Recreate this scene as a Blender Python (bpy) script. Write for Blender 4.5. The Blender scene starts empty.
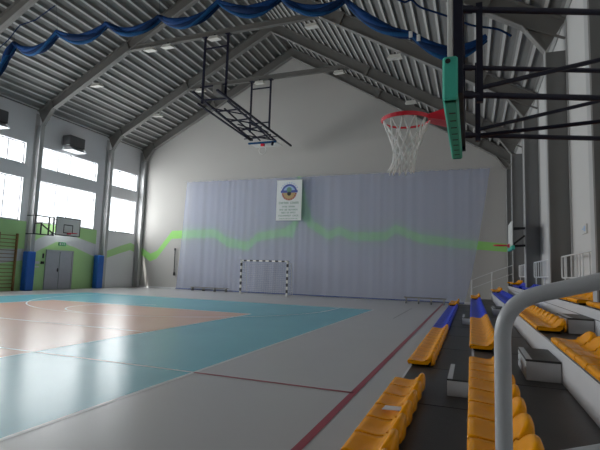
import bpy, math, random
from mathutils import Vector
random.seed(7)
C = bpy.context.scene.collection
R = math.radians

# ------------------------------------------------------------------ helpers
class MB:
    """collects shapes in world coordinates, then links them as ONE mesh object"""
    def __init__(s): s.v=[]; s.f=[]; s.m=[]; s.sm=[]
    def add(s, vs, fs, mi=0, smooth=False):
        o=len(s.v); s.v+= [tuple(p) for p in vs]
        for f in fs:
            s.f.append(tuple(i+o for i in f)); s.m.append(mi); s.sm.append(smooth)
        return s
    def box(s, a, b, mi=0):
        x0,x1=sorted((a[0],b[0])); y0,y1=sorted((a[1],b[1])); z0,z1=sorted((a[2],b[2]))
        return s.add([(x0,y0,z0),(x1,y0,z0),(x1,y1,z0),(x0,y1,z0),(x0,y0,z1),(x1,y0,z1),(x1,y1,z1),(x0,y1,z1)],
            [(0,3,2,1),(4,5,6,7),(0,1,5,4),(1,2,6,5),(2,3,7,6),(3,0,4,7)],mi)
    def bbox(s, a, b, r=.01, mi=0):
        """box with chamfered edges"""
        x0,x1=sorted((a[0],b[0])); y0,y1=sorted((a[1],b[1])); z0,z1=sorted((a[2],b[2]))
        r=min(r,(x1-x0)/2.01,(y1-y0)/2.01,(z1-z0)/2.01)
        vs=[];idx={}
        for ix,(x,sx) in enumerate(((x0,1),(x1,-1))):
            for iy,(y,sy) in enumerate(((y0,1),(y1,-1))):
                for iz,(z,sz) in enumerate(((z0,1),(z1,-1))):
                    for k in range(3):
                        p=[x+sx*r,y+sy*r,z+sz*r]; p[k]=(x,y,z)[k]
                        idx[(ix,iy,iz,k)]=len(vs); vs.append(p)
        fs=[]
        for k in range(3):
            a1,a2=[q for q in range(3) if q!=k]
            for side in (0,1):
                quad=[]
                for u,w in ((0,0),(1,0),(1,1),(0,1)):
                    c=[0,0,0]; c[k]=side; c[a1]=u; c[a2]=w
                    quad.append(idx[(c[0],c[1],c[2],k)])
                fs.append(quad)
        for k in range(3):   # edges parallel to k
            a1,a2=[q for q in range(3) if q!=k]
            for u in (0,1):
                for w in (0,1):
                    c0=[0,0,0]; c0[a1]=u; c0[a2]=w; c1=list(c0); c1[k]=1
                    fs.append([idx[(*c0,a1)],idx[(*c1,a1)],idx[(*c1,a2)],idx[(*c0,a2)]])
        for ix in (0,1):
            for iy in (0,1):
                for iz in (0,1): fs.append([idx[(ix,iy,iz,k)] for k in range(3)])
        return s.add(vs,fs,mi)
    def tube(s, path, r, n=8, closed=False, mi=0, caps=True):
        P=[Vector(p) for p in path]; N=len(P)
        rr=r if isinstance(r,(list,tuple)) else [r]*N
        vs=[];fs=[];prev=None
        for i,p in enumerate(P):
            if closed: t=(P[(i+1)%N]-P[i-1])
            else: t=(P[min(i+1,N-1)]-P[max(i-1,0)])
            t.normalize()
            if prev is None:
                h=Vector((0,0,1)) if abs(t.z)<.9 else Vector((0,1,0))
                u=t.cross(h).normalized()
            else:
                u=(prev-t*prev.dot(t))
                if u.length<1e-6: u=t.orthogonal()
                u.normalize()
            prev=u; w=t.cross(u)
            for k in range(n):
                a=2*math.pi*k/n
                vs.append(p+u*(math.cos(a)*rr[i])+w*(math.sin(a)*rr[i]))
        M=N if closed else N-1
        for i in range(M):
            j=(i+1)%N
            for k in range(n):
                l=(k+1)%n
                fs.append((i*n+k,i*n+l,j*n+l,j*n+k))
        s.add(vs,fs,mi,n>4)
        if caps and not closed:
            s.add([vs[k] for k in range(n)],[tuple(range(n))[::-1]],mi)
            s.add([vs[(N-1)*n+k] for k in range(n)],[tuple(range(n))],mi)
        return s
    def sqbar(s,a,b,w,mi=0):
        """square steel bar between two points"""
        a=Vector(a); b=Vector(b); t=(b-a).normalized()
        h=Vector((0,0,1)) if abs(t.z)<.9 else Vector((0,1,0))
        u=t.cross(h).normalized()*(w/2); v=t.cross(u.normalized()).normalized()*(w/2)
        vs=[p+su*u+sv*v for p in (a,b) for su,sv in ((-1,-1),(1,-1),(1,1),(-1,1))]
        return s.add(vs,[(0,1,2,3),(7,6,5,4),(0,4,5,1),(1,5,6,2),(2,6,7,3),(3,7,4,0)],mi)
    def prism_xz(s, poly, y0, y1, mi=0):
        n=len(poly); vs=[(x,y0,z) for x,z in poly]+[(x,y1,z) for x,z in poly]
        fs=[tuple(range(n)),tuple(range(2*n-1,n-1,-1))]+[(i,i+n,(i+1)%n+n,(i+1)%n) for i in range(n)]
        return s.add(vs,fs,mi)
    def quad(s,a,b,c,d,mi=0): return s.add([a,b,c,d],[(0,1,2,3)],mi)
    def build(s, name, mats, parent=None):
        if not isinstance(mats,(list,tuple)): mats=[mats]
        off=Vector((0,0,0)); p=parent
        while p is not None: off+=p.location; p=p.parent
        me=bpy.data.meshes.new(name)
        me.from_pydata([(v[0]-off.x,v[1]-off.y,v[2]-off.z) for v in s.v],[],s.f)
        for m in mats: me.materials.append(m)
        me.polygons.foreach_set('material_index',s.m); me.polygons.foreach_set('use_smooth',s.sm)
        me.update()
        import bmesh
        bm=bmesh.new(); bm.from_mesh(me); bmesh.ops.recalc_face_normals(bm,faces=bm.faces[:]); bm.to_mesh(me); bm.free()
        o=bpy.data.objects.new(name,me); C.objects.link(o)
        if parent is not None: o.parent=parent
        return o
def tag(o,label,cat,group=None,kind=None):
    o['label']=label; o['category']=cat
    if group: o['group']=group
    if kind: o['kind']=kind
    return o
def thing(name,label,cat,loc=(0,0,0),group=None):
    o=bpy.data.objects.new(name,None); o.empty_display_size=.2; o.location=loc; C.objects.link(o)
    return tag(o,label,cat,group)
def struct(mb,name,mats,parent=None):
    o=mb.build(name,mats,parent)
    if parent is None: o['kind']='structure'
    return o
def copy_tree(o,parent=None):
    c=o.copy(); C.objects.link(c); c.parent=parent
    for ch in list(o.children): copy_tree(ch,c)
    return c
ORD=['first','second','third','fourth','fifth','sixth','seventh','eighth','ninth','tenth','eleventh','twelfth','thirteenth','fourteenth','fifteenth','sixteenth','seventeenth','eighteenth','nineteenth','twentieth','twenty-first','twenty-second','twenty-third','twenty-fourth','twenty-fifth','twenty-sixth','twenty-seventh','twenty-eighth']

# ------------------------------------------------------------------ materials
def mat(name,col,rough=.5,spec=.4,metal=0.,var=.08,scale=4.,bump=0.,bscale=60.,coat=0.):
    m=bpy.data.materials.new(name); m.use_nodes=True; nt=m.node_tree; b=nt.nodes['Principled BSDF']
    b.inputs['Roughness'].default_value=rough; b.inputs['Metallic'].default_value=metal
    b.inputs['Specular IOR Level'].default_value=spec; b.inputs['Coat Weight'].default_value=coat
    tc=nt.nodes.new('ShaderNodeTexCoord'); no=nt.nodes.new('ShaderNodeTexNoise')
    no.inputs['Scale'].default_value=scale; no.inputs['Detail'].default_value=4
    nt.links.new(tc.outputs['Object'],no.inputs['Vector'])
    mx=nt.nodes.new('ShaderNodeMix'); mx.data_type='RGBA'
    mx.inputs[6].default_value=(*[c*(1-var) for c in col],1); mx.inputs[7].default_value=(*[min(1,c*(1+var)) for c in col],1)
    nt.links.new(no.outputs['Fac'],mx.inputs[0]); nt.links.new(mx.outputs[2],b.inputs['Base Color'])
    if bump:
        n2=nt.nodes.new('ShaderNodeTexNoise'); n2.inputs['Scale'].default_value=bscale
        nt.links.new(tc.outputs['Object'],n2.inputs['Vector'])
        bp=nt.nodes.new('ShaderNodeBump'); bp.inputs['Strength'].default_value=bump; bp.inputs['Distance'].default_value=.02
        nt.links.new(n2.outputs['Fac'],bp.inputs['Height']); nt.links.new(bp.outputs['Normal'],b.inputs['Normal'])
    return m
def sheet(name,col,alpha,rough=.8,vscale=None):
    """see-through woven netting: part transparent, part diffuse thread"""
    m=bpy.data.materials.new(name); m.use_nodes=True; nt=m.node_tree; nt.nodes.clear()
    out=nt.nodes.new('ShaderNodeOutputMaterial'); tr=nt.nodes.new('ShaderNodeBsdfTransparent'); di=nt.nodes.new('ShaderNodeBsdfDiffuse')
    di.inputs['Color'].default_value=(*col,1)
    tl=nt.nodes.new('ShaderNodeBsdfTranslucent'); tl.inputs['Color'].default_value=(*col,1)
    a=nt.nodes.new('ShaderNodeMixShader'); a.inputs[0].default_value=.35
    nt.links.new(di.outputs[0],a.inputs[1]); nt.links.new(tl.outputs[0],a.inputs[2])
    mx=nt.nodes.new('ShaderNodeMixShader'); mx.inputs[0].default_value=alpha
    nt.links.new(tr.outputs[0],mx.inputs[1]); nt.links.new(a.outputs[0],mx.inputs[2])
    nt.links.new(mx.outputs[0],out.inputs['Surface'])
    return m
def glass_mat():
    m=bpy.data.materials.new('window_glass'); m.use_nodes=True; nt=m.node_tree; nt.nodes.clear()
    out=nt.nodes.new('ShaderNodeOutputMaterial'); tr=nt.nodes.new('ShaderNodeBsdfTransparent'); gl=nt.nodes.new('ShaderNodeBsdfGlossy')
    gl.inputs['Roughness'].default_value=.05; tr.inputs['Color'].default_value=(.93,.95,.96,1)
    mx=nt.nodes.new('ShaderNodeMixShader'); mx.inputs[0].default_value=.06
    nt.links.new(tr.outputs[0],mx.inputs[1]); nt.links.new(gl.outputs[0],mx.inputs[2]); nt.links.new(mx.outputs[0],out.inputs['Surface'])
    return m
M={}
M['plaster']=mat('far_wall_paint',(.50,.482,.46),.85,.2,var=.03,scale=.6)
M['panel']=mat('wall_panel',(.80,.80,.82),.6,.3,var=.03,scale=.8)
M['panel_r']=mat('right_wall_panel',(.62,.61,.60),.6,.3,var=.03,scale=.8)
M['green']=mat('green_paint',(.50,.77,.36),.8,.2,var=.05,scale=1.)
M['green_far']=mat('green_mural_paint',(.36,.72,.22),.8,.2,var=.05,scale=1.)
M['mural_grey']=mat('grey_mural_paint',(.68,.69,.71),.8,.2,var=.04)
M['steel']=mat('grey_painted_steel',(.17,.163,.152),.5,.4,var=.08,scale=1.5)
M['flange']=mat('mid_grey_painted_steel',(.27,.262,.25),.5,.4)
M['column']=mat('light_grey_painted_steel',(.46,.46,.46),.45,.4,var=.06,scale=1.5)
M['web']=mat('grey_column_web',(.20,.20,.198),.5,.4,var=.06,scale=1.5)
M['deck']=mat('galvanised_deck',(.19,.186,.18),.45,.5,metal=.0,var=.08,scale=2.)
M['deck_rib_lit']=mat('galvanised_rib_lit',(.50,.495,.48),.4,.4,var=.05,scale=2.)  # same deck metal, lighter on rib undersides: window light put into the colour
M['floor']=mat('grey_sport_floor',(.49,.485,.49),.32,.2,var=.05,scale=.7,bump=.03,bscale=9.)
M['blue_floor']=mat('blue_sport_floor',(.16,.46,.55),.27,.12,var=.08,scale=.6,bump=.03,bscale=9.)
M['pink_floor']=mat('salmon_sport_floor',(.66,.41,.32),.27,.12,var=.06,scale=.6,bump=.03,bscale=9.)
M['white_line']=mat('white_line_paint',(.68,.72,.72),.35,.4)
M['red_line']=mat('red_line_paint',(.33,.035,.06),.35,.4)
M['grey_line']=mat('grey_line_paint',(.24,.235,.24),.35,.4)
M['orange']=mat('orange_plastic',(.95,.37,.0),.27,.2,var=.05,scale=9.)
M['blueseat']=mat('blue_plastic',(.008,.04,.60),.3,.12,var=.05,scale=9.)
M['fascia']=mat('pale_grey_fascia',(.66,.66,.68),.4,.4,var=.05,scale=2.)
M['rubber']=mat('dark_deck_rubber',(.035,.034,.034),.42,.45,var=.25,scale=6.,bump=.05,bscale=40.)
M['black']=mat('black_steel',(.012,.012,.014),.45,.4)
M['navy']=mat('navy_painted_steel',(.010,.010,.030),.4,.4)
M['rail']=mat('grey_rail_paint',(.50,.51,.53),.35,.5,var=.04)
M['whiterail']=mat('white_rail_paint',(.66,.67,.68),.4,.4,var=.04)
M['white']=mat('white_enamel',(.74,.74,.72),.4,.4,var=.03)
M['lamp']=mat('floodlight_white',(.80,.78,.72),.4,.4,var=.03)
M['red']=mat('red_rim_paint',(.72,.012,.035),.35,.5,var=.05)
M['teal']=mat('teal_foam',(.07,.53,.39),.55,.35,var=.06,scale=14.)
M['cord']=mat('white_net_cord',(.95,.95,.93),.8,.2)
M['pad']=mat('blue_pad_vinyl',(.02,.13,.50),.4,.4)
M['net_a']=mat('royal_blue_netting',(.007,.042,.15),.75,.15,var=.3,scale=20.)
M['net_b']=mat('dark_blue_netting',(.005,.022,.075),.8,.15,var=.3,scale=20.)
M['net_c']=mat('light_blue_netting',(.010,.07,.19),.75,.15,var=.3,scale=20.)
M['hem']=mat('navy_hem',(.03,.06,.22),.8,.2)
M['curtain']=sheet('pale_blue_netting',(.58,.67,1.0),.32)
M['goalnet']=mat('grey_goal_cord',(.52,.54,.58),.8,.2)
M['door']=mat('grey_door_paint',(.44,.45,.50),.5,.35)
M['frame']=mat('window_frame_white',(.60,.60,.62),.5,.35)
M['wood']=mat('varnished_wood',(.30,.16,.055),.4,.4,var=.2,scale=8.)
M['dark']=mat('dark_plastic',(.02,.02,.022),.5,.4)
M['heater']=mat('heater_casing',(.10,.10,.105),.4,.5)
M['banner']=mat('banner_fabric',(.74,.76,.76),.7,.2,var=.03)
M['ink_green']=mat('banner_green_ink',(.16,.30,.22),.7,.2)
M['ink_blue']=mat('banner_blue_ink',(.10,.13,.38),.7,.2)
M['ink_tan']=mat('banner_tan_ink',(.50,.36,.18),.7,.2)
M['ink_red']=mat('banner_red_ink',(.38,.10,.12),.7,.2)
M['ink_sky']=mat('banner_sky_ink',(.36,.50,.70),.7,.2)
M['exit']=mat('exit_green',(.10,.42,.20),.5,.3)
M['paper']=mat('white_paper',(.72,.70,.70),.8,.2)
M['glass']=glass_mat()
M['board_glass']=mat('backboard_white',(.66,.66,.63),.35,.4,var=.03)

# ------------------------------------------------------------------ dimensions
WINP=42.
XL,XR,YF,YB=-22.2,2.25,25.9,-9.0
RX,RZ=-10.7,15.8                       # ridge
def deck_z(x): return 9.8+(x+22.2)*(RZ-9.8)/(RX+22.2) if x<RX else RZ-(x-RX)*.604
FRAMES=[(8.05,True),(12.3,True),(17.35,True),(22.5,True),(25.72,True)]

# ------------------------------------------------------------------ floor with its painted courts
fl=MB()
fl.box((XL-.3,YB,-.2),(XR+.3,YF+.3,0))
cx=-11.4; bx0,bx1,by1=-19.06,-3.74,18.6
fl.quad((bx0,-8.5,.001),(bx1,-8.5,.001),(bx1,by1,.001),(bx0,by1,.001),1)
px0,px1,py1=-15.95,-6.93,13.85
fl.quad((px0,-2.5,.002),(px1,-2.5,.002),(px1,py1,.002),(px0,py1,.002),2)
def line(a,b,w,mi,z=.003):
    a=Vector((*a,z)); b=Vector((*b,z)); t=(b-a).normalized(); n=Vector((-t.y,t.x,0))*(w/2)
    fl.quad(a-n,b-n,b+n,a+n,mi)
def arc(c,r,a0,a1,w,mi,n=40,z=.0035):
    for i in range(n):
        p=R(a0+(a1-a0)*i/n); q=R(a0+(a1-a0)*(i+1)/n)
        fl.quad((c[0]+(r-w/2)*math.cos(p),c[1]+(r-w/2)*math.sin(p),z),(c[0]+(r+w/2)*math.cos(p),c[1]+(r+w/2)*math.sin(p),z),
                (c[0]+(r+w/2)*math.cos(q),c[1]+(r+w/2)*math.sin(q),z),(c[0]+(r-w/2)*math.cos(q),c[1]+(r-w/2)*math.sin(q),z),mi)
line((bx1,-8.5),(bx1,by1),.06,3); line((bx0,-8.5),(bx0,by1),.06,3); line((bx0,by1),(bx1,by1),.05,3)
line((px1,-2.5),(px1,py1),.035,3); line((px0,-2.5),(px0,py1),.035,3); line((px0,py1),(px1,py1),.035,3)
line((bx0,5.72),(bx1,5.72),.05,3,.004); line((bx1,5.72),(-1.39,5.72),.06,4,.004)
line((px0,8.6),(px1,8.6),.05,3,.004)
line((-1.39,-8.5),(-1.39,25.0),.085,4,.004)
line((-2.45,15.5),(-2.45,20.5),.05,5,.004)
arc((cx,17.05),6.25,180,360,.05,3); line((cx-6.25,17.05),(cx-6.25,by1),.05,3,.004); line((cx+6.25,17.05),(cx+6.25,by1),.05,3,.004)
arc((cx,12.8),1.8,90,270,.05,3,24)
arc((cx,5.72),1.8,0,360,.05,3,36)
struct(fl,'floor',[M['floor'],M['blue_floor'],M['pink_floor'],M['white_line'],M['red_line'],M['grey_line']])

# ------------------------------------------------------------------ left wall with window openings
BAYS=[(-6.2,-3.4),(-1.6,2.4),(3.6,7.4),(8.4,11.9),(12.75,16.82),(17.75,21.77),(22.88,25.43)]
ROWS=[(3.68,5.96),(6.70,7.86)]
w=MB()
def wl(y0,y1,z0,z1,mi=0): w.box((XL-.3,y0,z0),(XL,y1,z1),mi)
wl(YB,YF,0,ROWS[0][0]); wl(YB,YF,ROWS[0][1],ROWS[1][0]); wl(YB,YF,ROWS[1][1],9.8)
for z0,z1 in ROWS:
    y=YB
    for a,b in BAYS: wl(y,a,z0,z1); y=b
    wl(y,YF,z0,z1)
e=.003
def patch(pts,mi,k=1):   # painted shape on the left wall, (y,z) outline
    w.add([(XL+e*k,p[0],p[1]) for p in pts],[tuple(range(len(pts)))],mi)
patch([(12.5,0),(22.1,0),(22.1,3.66),(12.5,3.66)],1)
# grey ridge line painted across the green
rid=[(12.5,2.0,.75),(15.8,1.75,.75),(17.3,1.9,.6),(18.0,2.45,.7),(19.2,3.02,.62),(20.4,2.8,.62),(22.1,2.35,.8)]
for (a,za,ta),(b,zb,tb) in zip(rid,rid[1:]):
    w.quad((XL+2*e,a,za-ta/2),(XL+2*e,b,zb-tb/2),(XL+2*e,b,zb+tb/2),(XL+2*e,a,za+ta/2),2)
grn=[(22.1,2.0,.0),(22.9,2.1,.45),(24.3,2.55,.5),(25.2,2.8,.5),(YF,2.62,.5)]
for (a,za,ta),(b,zb,tb) in zip(grn,grn[1:]):
    w.quad((XL+2*e,a,za-ta/2),(XL+2*e,b,zb-tb/2),(XL+2*e,b,zb+tb/2),(XL+2*e,a,za+ta/2),1)
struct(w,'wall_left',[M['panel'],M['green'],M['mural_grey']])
MULL={4:[14.0,15.0,15.9],5:[18.95,19.8],6:[23.8]}
n=0
for bi,(a,b) in enumerate(BAYS):
    for ri,(z0,z1) in enumerate(ROWS):
        n+=1
        f=MB(); x0,x1=XL-.2,XL-.12; t=.06
        f.box((x0,a,z0),(x1,a+t,z1)); f.box((x0,b-t,z0),(x1,b,z1)); f.box((x0,a+t,z0),(x1,b-t,z0+t)); f.box((x0,a+t,z1-t),(x1,b-t,z1))
        for m_ in MULL.get(bi,[a+(b-a)/3,a+2*(b-a)/3]): f.box((x0,m_-.03,z0+t),(x1,m_+.03,z1-t))
        o=f.build('window_%d'%n,M['frame']); o['kind']='structure'
        MB().box((XL-.165,a+.05,z0+.05),(XL-.155,b-.05,z1-.05)).build('pane',M['glass'],o)
        s=MB().box((XL-.12,a,z0-.03),(XL+.06,b,z0)).build('sill',M['frame'],o)

# ------------------------------------------------------------------ far wall with the painted green ridge
w=MB()
gable=[(XL-.3,0),(XR+.3,0),(XR+.3,deck_z(XR)),(RX,RZ+.1),(XL-.3,9.75)]
w.prism_xz(gable,YF,YF+.3)
GP=[(-22.19,2.72,.5),(-21.0,2.08,.55),(-20.45,2.3,.55),(-19.3,3.68,.55),(-15.9,3.78,.55),(-14.9,3.2,.6),(-13.4,2.95,.55),(-12.7,3.55,.55),(-10.9,3.85,.5)]
for (a,za,ta),(b,zb,tb) in zip(GP,GP[1:]):
    w.quad((a,YF-e,za-ta/2),(b,YF-e,zb-tb/2),(b,YF-e,zb+tb/2),(a,YF-e,za+ta/2),1)
w.add([(x,YF-3*e,z) for x,z in [(-10.9,3.6),(-10.3,3.5),(-9.95,4.6),(-9.75,6.95),(-9.95,7.35),(-10.15,7.35),(-10.2,5.5),(-10.4,4.4),(-10.9,4.1)]],[(0,1,2,3,4,5,6,7,8)],1)
w.add([(x,YF-5*e,z) for x,z in [(-9.95,7.3),(-9.55,6.3),(-9.2,4.95),(-8.9,4.4),(-8.9,4.0),(-9.3,4.15),(-9.95,5.0)]],[(0,1,2,3,4,5,6)],1)
GP=[(-9.0,4.28,.55),(-8.0,3.65,.5),(-7.3,3.95,.5),(-6.6,3.6,.5),(-4.6,3.6,.5),(-4.0,4.05,.5),(-2.7,3.5,.5),(-.6,3.22,.48),(2.2,2.98,.42)]
for (a,za,ta),(b,zb,tb) in zip(GP,GP[1:]):
    w.quad((a,YF-7*e,za-ta/2),(b,YF-7*e,zb-tb/2),(b,YF-7*e,zb+tb/2),(a,YF-7*e,za+ta/2),1)
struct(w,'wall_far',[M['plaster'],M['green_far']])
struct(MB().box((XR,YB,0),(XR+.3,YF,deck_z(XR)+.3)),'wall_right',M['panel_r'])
struct(MB().prism_xz(gable,YB-.3,YB),'wall_back',M['plaster'])
struct(MB().box((XL+.001,22.85,0),(XL+.02,YF,.1)).box((XL,YF-.02,0),(XR,YF-.001,.1)),'baseboard_far',M['panel'])

# ------------------------------------------------------------------ roof deck, ribs run along the hall
d=MB()
def deck_side(x0,x1,sgn):
    p=.40; hgt=.10
    n=int(abs(x1-x0)/p); prof=[]
    for i in range(n):
        x=x0+(x1-x0)*i/n; dx=(x1-x0)/n
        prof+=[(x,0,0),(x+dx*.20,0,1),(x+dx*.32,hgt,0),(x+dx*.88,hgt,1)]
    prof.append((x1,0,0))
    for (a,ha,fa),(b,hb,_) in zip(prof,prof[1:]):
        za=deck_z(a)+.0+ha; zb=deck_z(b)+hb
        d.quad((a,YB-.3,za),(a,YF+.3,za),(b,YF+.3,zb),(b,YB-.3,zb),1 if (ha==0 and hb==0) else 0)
deck_side(XL-.75,RX,1); deck_side(RX,XR+.3,1)  # left side runs past the wall: unseen eave added to block high sun
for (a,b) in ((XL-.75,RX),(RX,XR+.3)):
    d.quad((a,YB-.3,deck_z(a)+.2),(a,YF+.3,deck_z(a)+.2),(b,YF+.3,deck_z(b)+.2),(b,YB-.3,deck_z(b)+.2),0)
struct(d,'ceiling',[M['deck'],M['deck_rib_lit']])

# ------------------------------------------------------------------ steel portal frames
LOWL=[(-21.75,8.9),(-21.1,9.75),(RX,15.15)]
LOWR=[(RX,15.15),(.3,8.5),(1.25,7.9),(1.76,7.15)]
def flange(mb,path,y,wd,t,mi=0):
    """flat steel strip swept along an x-z path"""
    for (x0,z0),(x1,z1) in zip(path,path[1:]):
        L=math.hypot(x1-x0,z1-z0); nx,nz=-(z1-z0)/L*t,(x1-x0)/L*t
        mb.prism_xz([(x0,z0),(x1,z1),(x1+nx,z1+nz),(x0+nx,z0+nz)],y-wd/2,y+wd/2,mi)
FN={8.05:'grey steel roof frame nearest the camera, its right column among fourth row seats',
    12.3:'grey steel roof frame nearest the bundled blue curtain',
    17.35:'grey steel roof frame carrying the nearer horizontal tie beam',
    22.5:'grey steel roof frame carrying the farther horizontal tie beam',
    25.72:'last grey steel roof frame, set against the far gable wall'}
for y,_ in FRAMES:
    fr=thing('steel_portal_frame',FN[y],'roof frame',(RX,y,0),'grey steel portal frames of the hall')
    fw=.24
    c=MB(); c.box((XL+.02,y-.008,0),(-21.77,y+.008,8.95),1); c.box((-21.77,y-fw/2,0),(-21.745,y+fw/2,8.9)); c.box((XL+.001,y-fw/2,0),(XL+.025,y+fw/2,9.6)); c.build('column',[M['column'],M['column']],fr)  # left web takes the light grey, its sunlit look put into the colour
    zr=deck_z(XR)
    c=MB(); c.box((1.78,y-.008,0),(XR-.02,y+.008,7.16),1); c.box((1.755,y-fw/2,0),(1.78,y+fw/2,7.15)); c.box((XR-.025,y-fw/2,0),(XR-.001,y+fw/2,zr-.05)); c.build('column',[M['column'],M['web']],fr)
    r=MB(); r.prism_xz(LOWL+[(RX,RZ-.03),(XL+.03,9.76)],y-.01,y+.01); flange(r,LOWL,y,fw,.025,1); flange(r,[(XL+.03,9.74),(RX,RZ-.04)],y,fw,.02)
    for sx in (-16.2,-21.1):
        z=9.75+(sx+21.1)*.519; r.sqbar((sx,y,z-.02),(sx-.22,y,z+.5),.2)
    r.build('rafter',[M['steel'],M['flange']],fr)
    r=MB(); r.prism_xz(LOWR+[(XR-.03,zr-.06),(RX,RZ-.03)],y-.01,y+.01); flange(r,LOWR,y,fw,.025,1); flange(r,[(RX,RZ-.04),(XR-.03,zr-.05)],y,fw,.02)
    for sx in (-5.2,.3):
        z=15.15-(sx-RX)*.604; r.sqbar((sx,y,z-.02),(sx+.25,y,z+.52),.2)
    # haunch stiffener
    r.sqbar((1.3,y-.05,7.9),(XR-.03,y-.05,7.45),.05)
    r.build('rafter',[M['steel'],M['flange']],fr)
    if y in (17.35,22.5,12.3):
        z=12.32
        t=MB(); t.box((-16.1,y-.09,z),(-6.05,y+.09,z+.015)); t.box((-16.1,y-.09,z+.235),(-6.4,y+.09,z+.25)); t.box((-16.1,y-.012,z),(-6.2,y+.012,z+.25))
        t.build('tie_beam',M['steel'],fr)

# ------------------------------------------------------------------ floodlights under ties and rafters
fl0=thing('floodlight','','floodlight',(0,0,0),'white floodlights under the roof')
m_=MB(); m_.add([(-.28,-.2,-.30),(.28,-.2,-.30),(.28,.2,-.22),(-.28,.2,-.22),(-.22,-.12,-.12),(.22,-.12,-.12),(.22,.14,-.10),(-.22,.14,-.10)],
   [(0,3,2,1),(4,5,6,7),(0,1,5,4),(1,2,6,5),(2,3,7,6),(3,0,4,7)]); m_.build('housing',M['lamp'],fl0)
MB().box((-.03,-.03,-.13),(.03,.03,0)).box((-.24,-.02,-.14),(.24,.02,-.11)).build('bracket',M['black'],fl0)
def lowz(x): return 9.75+(x+21.1)*.519 if x<RX else 15.15-(x-RX)*.604
FLS=[(-14.75,17.2,12.32,'white floodlight at the left end of the nearer tie beam'),
 (-13.7,17.2,12.32,'second white floodlight from the left on the nearer tie beam'),
 (-11.1,17.2,12.32,'white floodlight between the nearer pair of hanger posts'),
 (-15.2,22.35,12.32,'white floodlight at the left end of the farther tie beam'),
 (-11.25,22.35,12.32,'white floodlight between the farther pair of hanger posts'),
 (-6.55,22.35,12.32,'white floodlight at the right end of the farther tie beam'),
 (-18.0,17.2,10.88,'white floodlight under left slope of nearer tie beam frame'),
 (-18.23,22.35,11.05,'white floodlight under left slope of farther tie beam frame'),
 (-2.76,17.2,10.2,'white floodlight under right slope, left of the teal backboard pad'),
 (-2.77,22.35,10.25,'white floodlight under right slope, above the red basketball rim'),
 (-6.29,17.2,12.1,'white floodlight at the right end of the nearer tie beam, by the roof ridge')]
for i,(x,y,z,lab) in enumerate(FLS):
    o=fl0 if i==0 else copy_tree(fl0)
    o.location=(x,y,z); o['label']=lab

# ------------------------------------------------------------------ protective netting in front of the far wall
nt=thing('protective_net','pale blue hanging ball-stop net covering the far wall','net',(-9,25.5,0))
m_=MB(); NX,NZ=360,14
ZT=7.26
def net_pt(i,j):
    u=i/NX; v=j/NZ
    xt=-18.05+u*(.98+18.05); xb=-18.45+u*(-.35+18.45)
    x=xb+(xt-xb)*v**.8
    ph=x*6.3
    y=25.52+(.012*math.sin(ph*2.1+2.6*math.sin(x*1.3))+.011*math.sin(x*7.7+3*math.sin(x*.6))+.02*max(0,math.sin(x*2.9+1.5*math.sin(x*.43)))**8)*(1-.3*v)+.02*math.sin(x*1.1)*(1-v)
    zt=ZT-.035*abs(math.sin(x*math.pi/.5))
    z=.06+(zt-.06)*v
    return (x,y,z)
m_.add([net_pt(i,j) for i in range(NX+1) for j in range(NZ+1)],
   [(i*(NZ+1)+j,(i+1)*(NZ+1)+j,(i+1)*(NZ+1)+j+1,i*(NZ+1)+j+1) for i in range(NX) for j in range(NZ)],0,True)
m_.build('netting',M['curtain'],nt)
m_=MB()
m_.tube([(net_pt(i,0)[0],net_pt(i,0)[1]-.01,.06) for i in range(0,NX+1,6)],.035,6); m_.build('hem',M['hem'],nt)
m_=MB(); m_.tube([(-18.3,25.52,ZT+.03),(1.2,25.52,ZT+.03)],.012,6)
for k in range(39): m_.box((-18.0+k*.5-.02,25.5,ZT-.04),(-18.0+k*.5+.02,25.54,ZT+.04))
m_.build('top_cable',M['rail'],nt)

# ------------------------------------------------------------------ banner
bn=thing('banner','white club banner with round crest and green text hung on the net','banner',(-10.45,25.4,4.5))
m_=MB(); bx_a,bx_b,bz_a,bz_b=-11.28,-9.62,4.53,7.03
NB=10
for k in range(NB):
    u0,u1=k/NB,(k+1)/NB
    z0=bz_a+(bz_b-bz_a)*u0; z1=bz_a+(bz_b-bz_a)*u1
    m_.box((bx_a,25.39,z0),(bx_b,25.40,z1))
m_.build('cloth',M['banner'],bn)
MB().tube([(bx_a-.03,25.395,bz_b),(bx_b+.03,25.395,bz_b)],.018,8).build('top_rod',M['white'],bn)
cr=MB(); cc=(-10.45,6.27); yb=25.385
def disc(mb,c,r0,r1,a0,a1,mi,y,n=24):
    for k in range(n):
        p=R(a0+(a1-a0)*k/n); q=R(a0+(a1-a0)*(k+1)/n)
        mb.quad((c[0]+r0*math.cos(p),y,c[1]+r0*math.sin(p)),(c[0]+r1*math.cos(p),y,c[1]+r1*math.sin(p)),(c[0]+r1*math.cos(q),y,c[1]+r1*math.sin(q)),(c[0]+r0*math.cos(q),y,c[1]+r0*math.sin(q)),mi)
disc(cr,cc,.40,.52,10,170,0,yb); disc(cr,cc,0,.40,0,180,4,yb); disc(cr,cc,.0,.40,180,360,1,yb); disc(cr,cc,.40,.50,185,355,3,yb)
cr.quad((cc[0]-.56,yb-.002,cc[1]-.02),(cc[0]+.56,yb-.002,cc[1]-.02),(cc[0]+.56,yb-.002,cc[1]+.13),(cc[0]-.56,yb-.002,cc[1]+.13),0)
disc(cr,(cc[0],cc[1]+.16),0,.17,0,360,2,yb-.004); disc(cr,(cc[0],cc[1]-.08),0,.13,0,360,5,yb-.004)
for k in range(9):   # ring of lettering marks round the crest
    a_=R(30+k*15); p=(cc[0]+.60*math.cos(a_),cc[1]+.60*math.sin(a_)); disc(cr,p,0,.045,0,360,4,yb,6)
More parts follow.
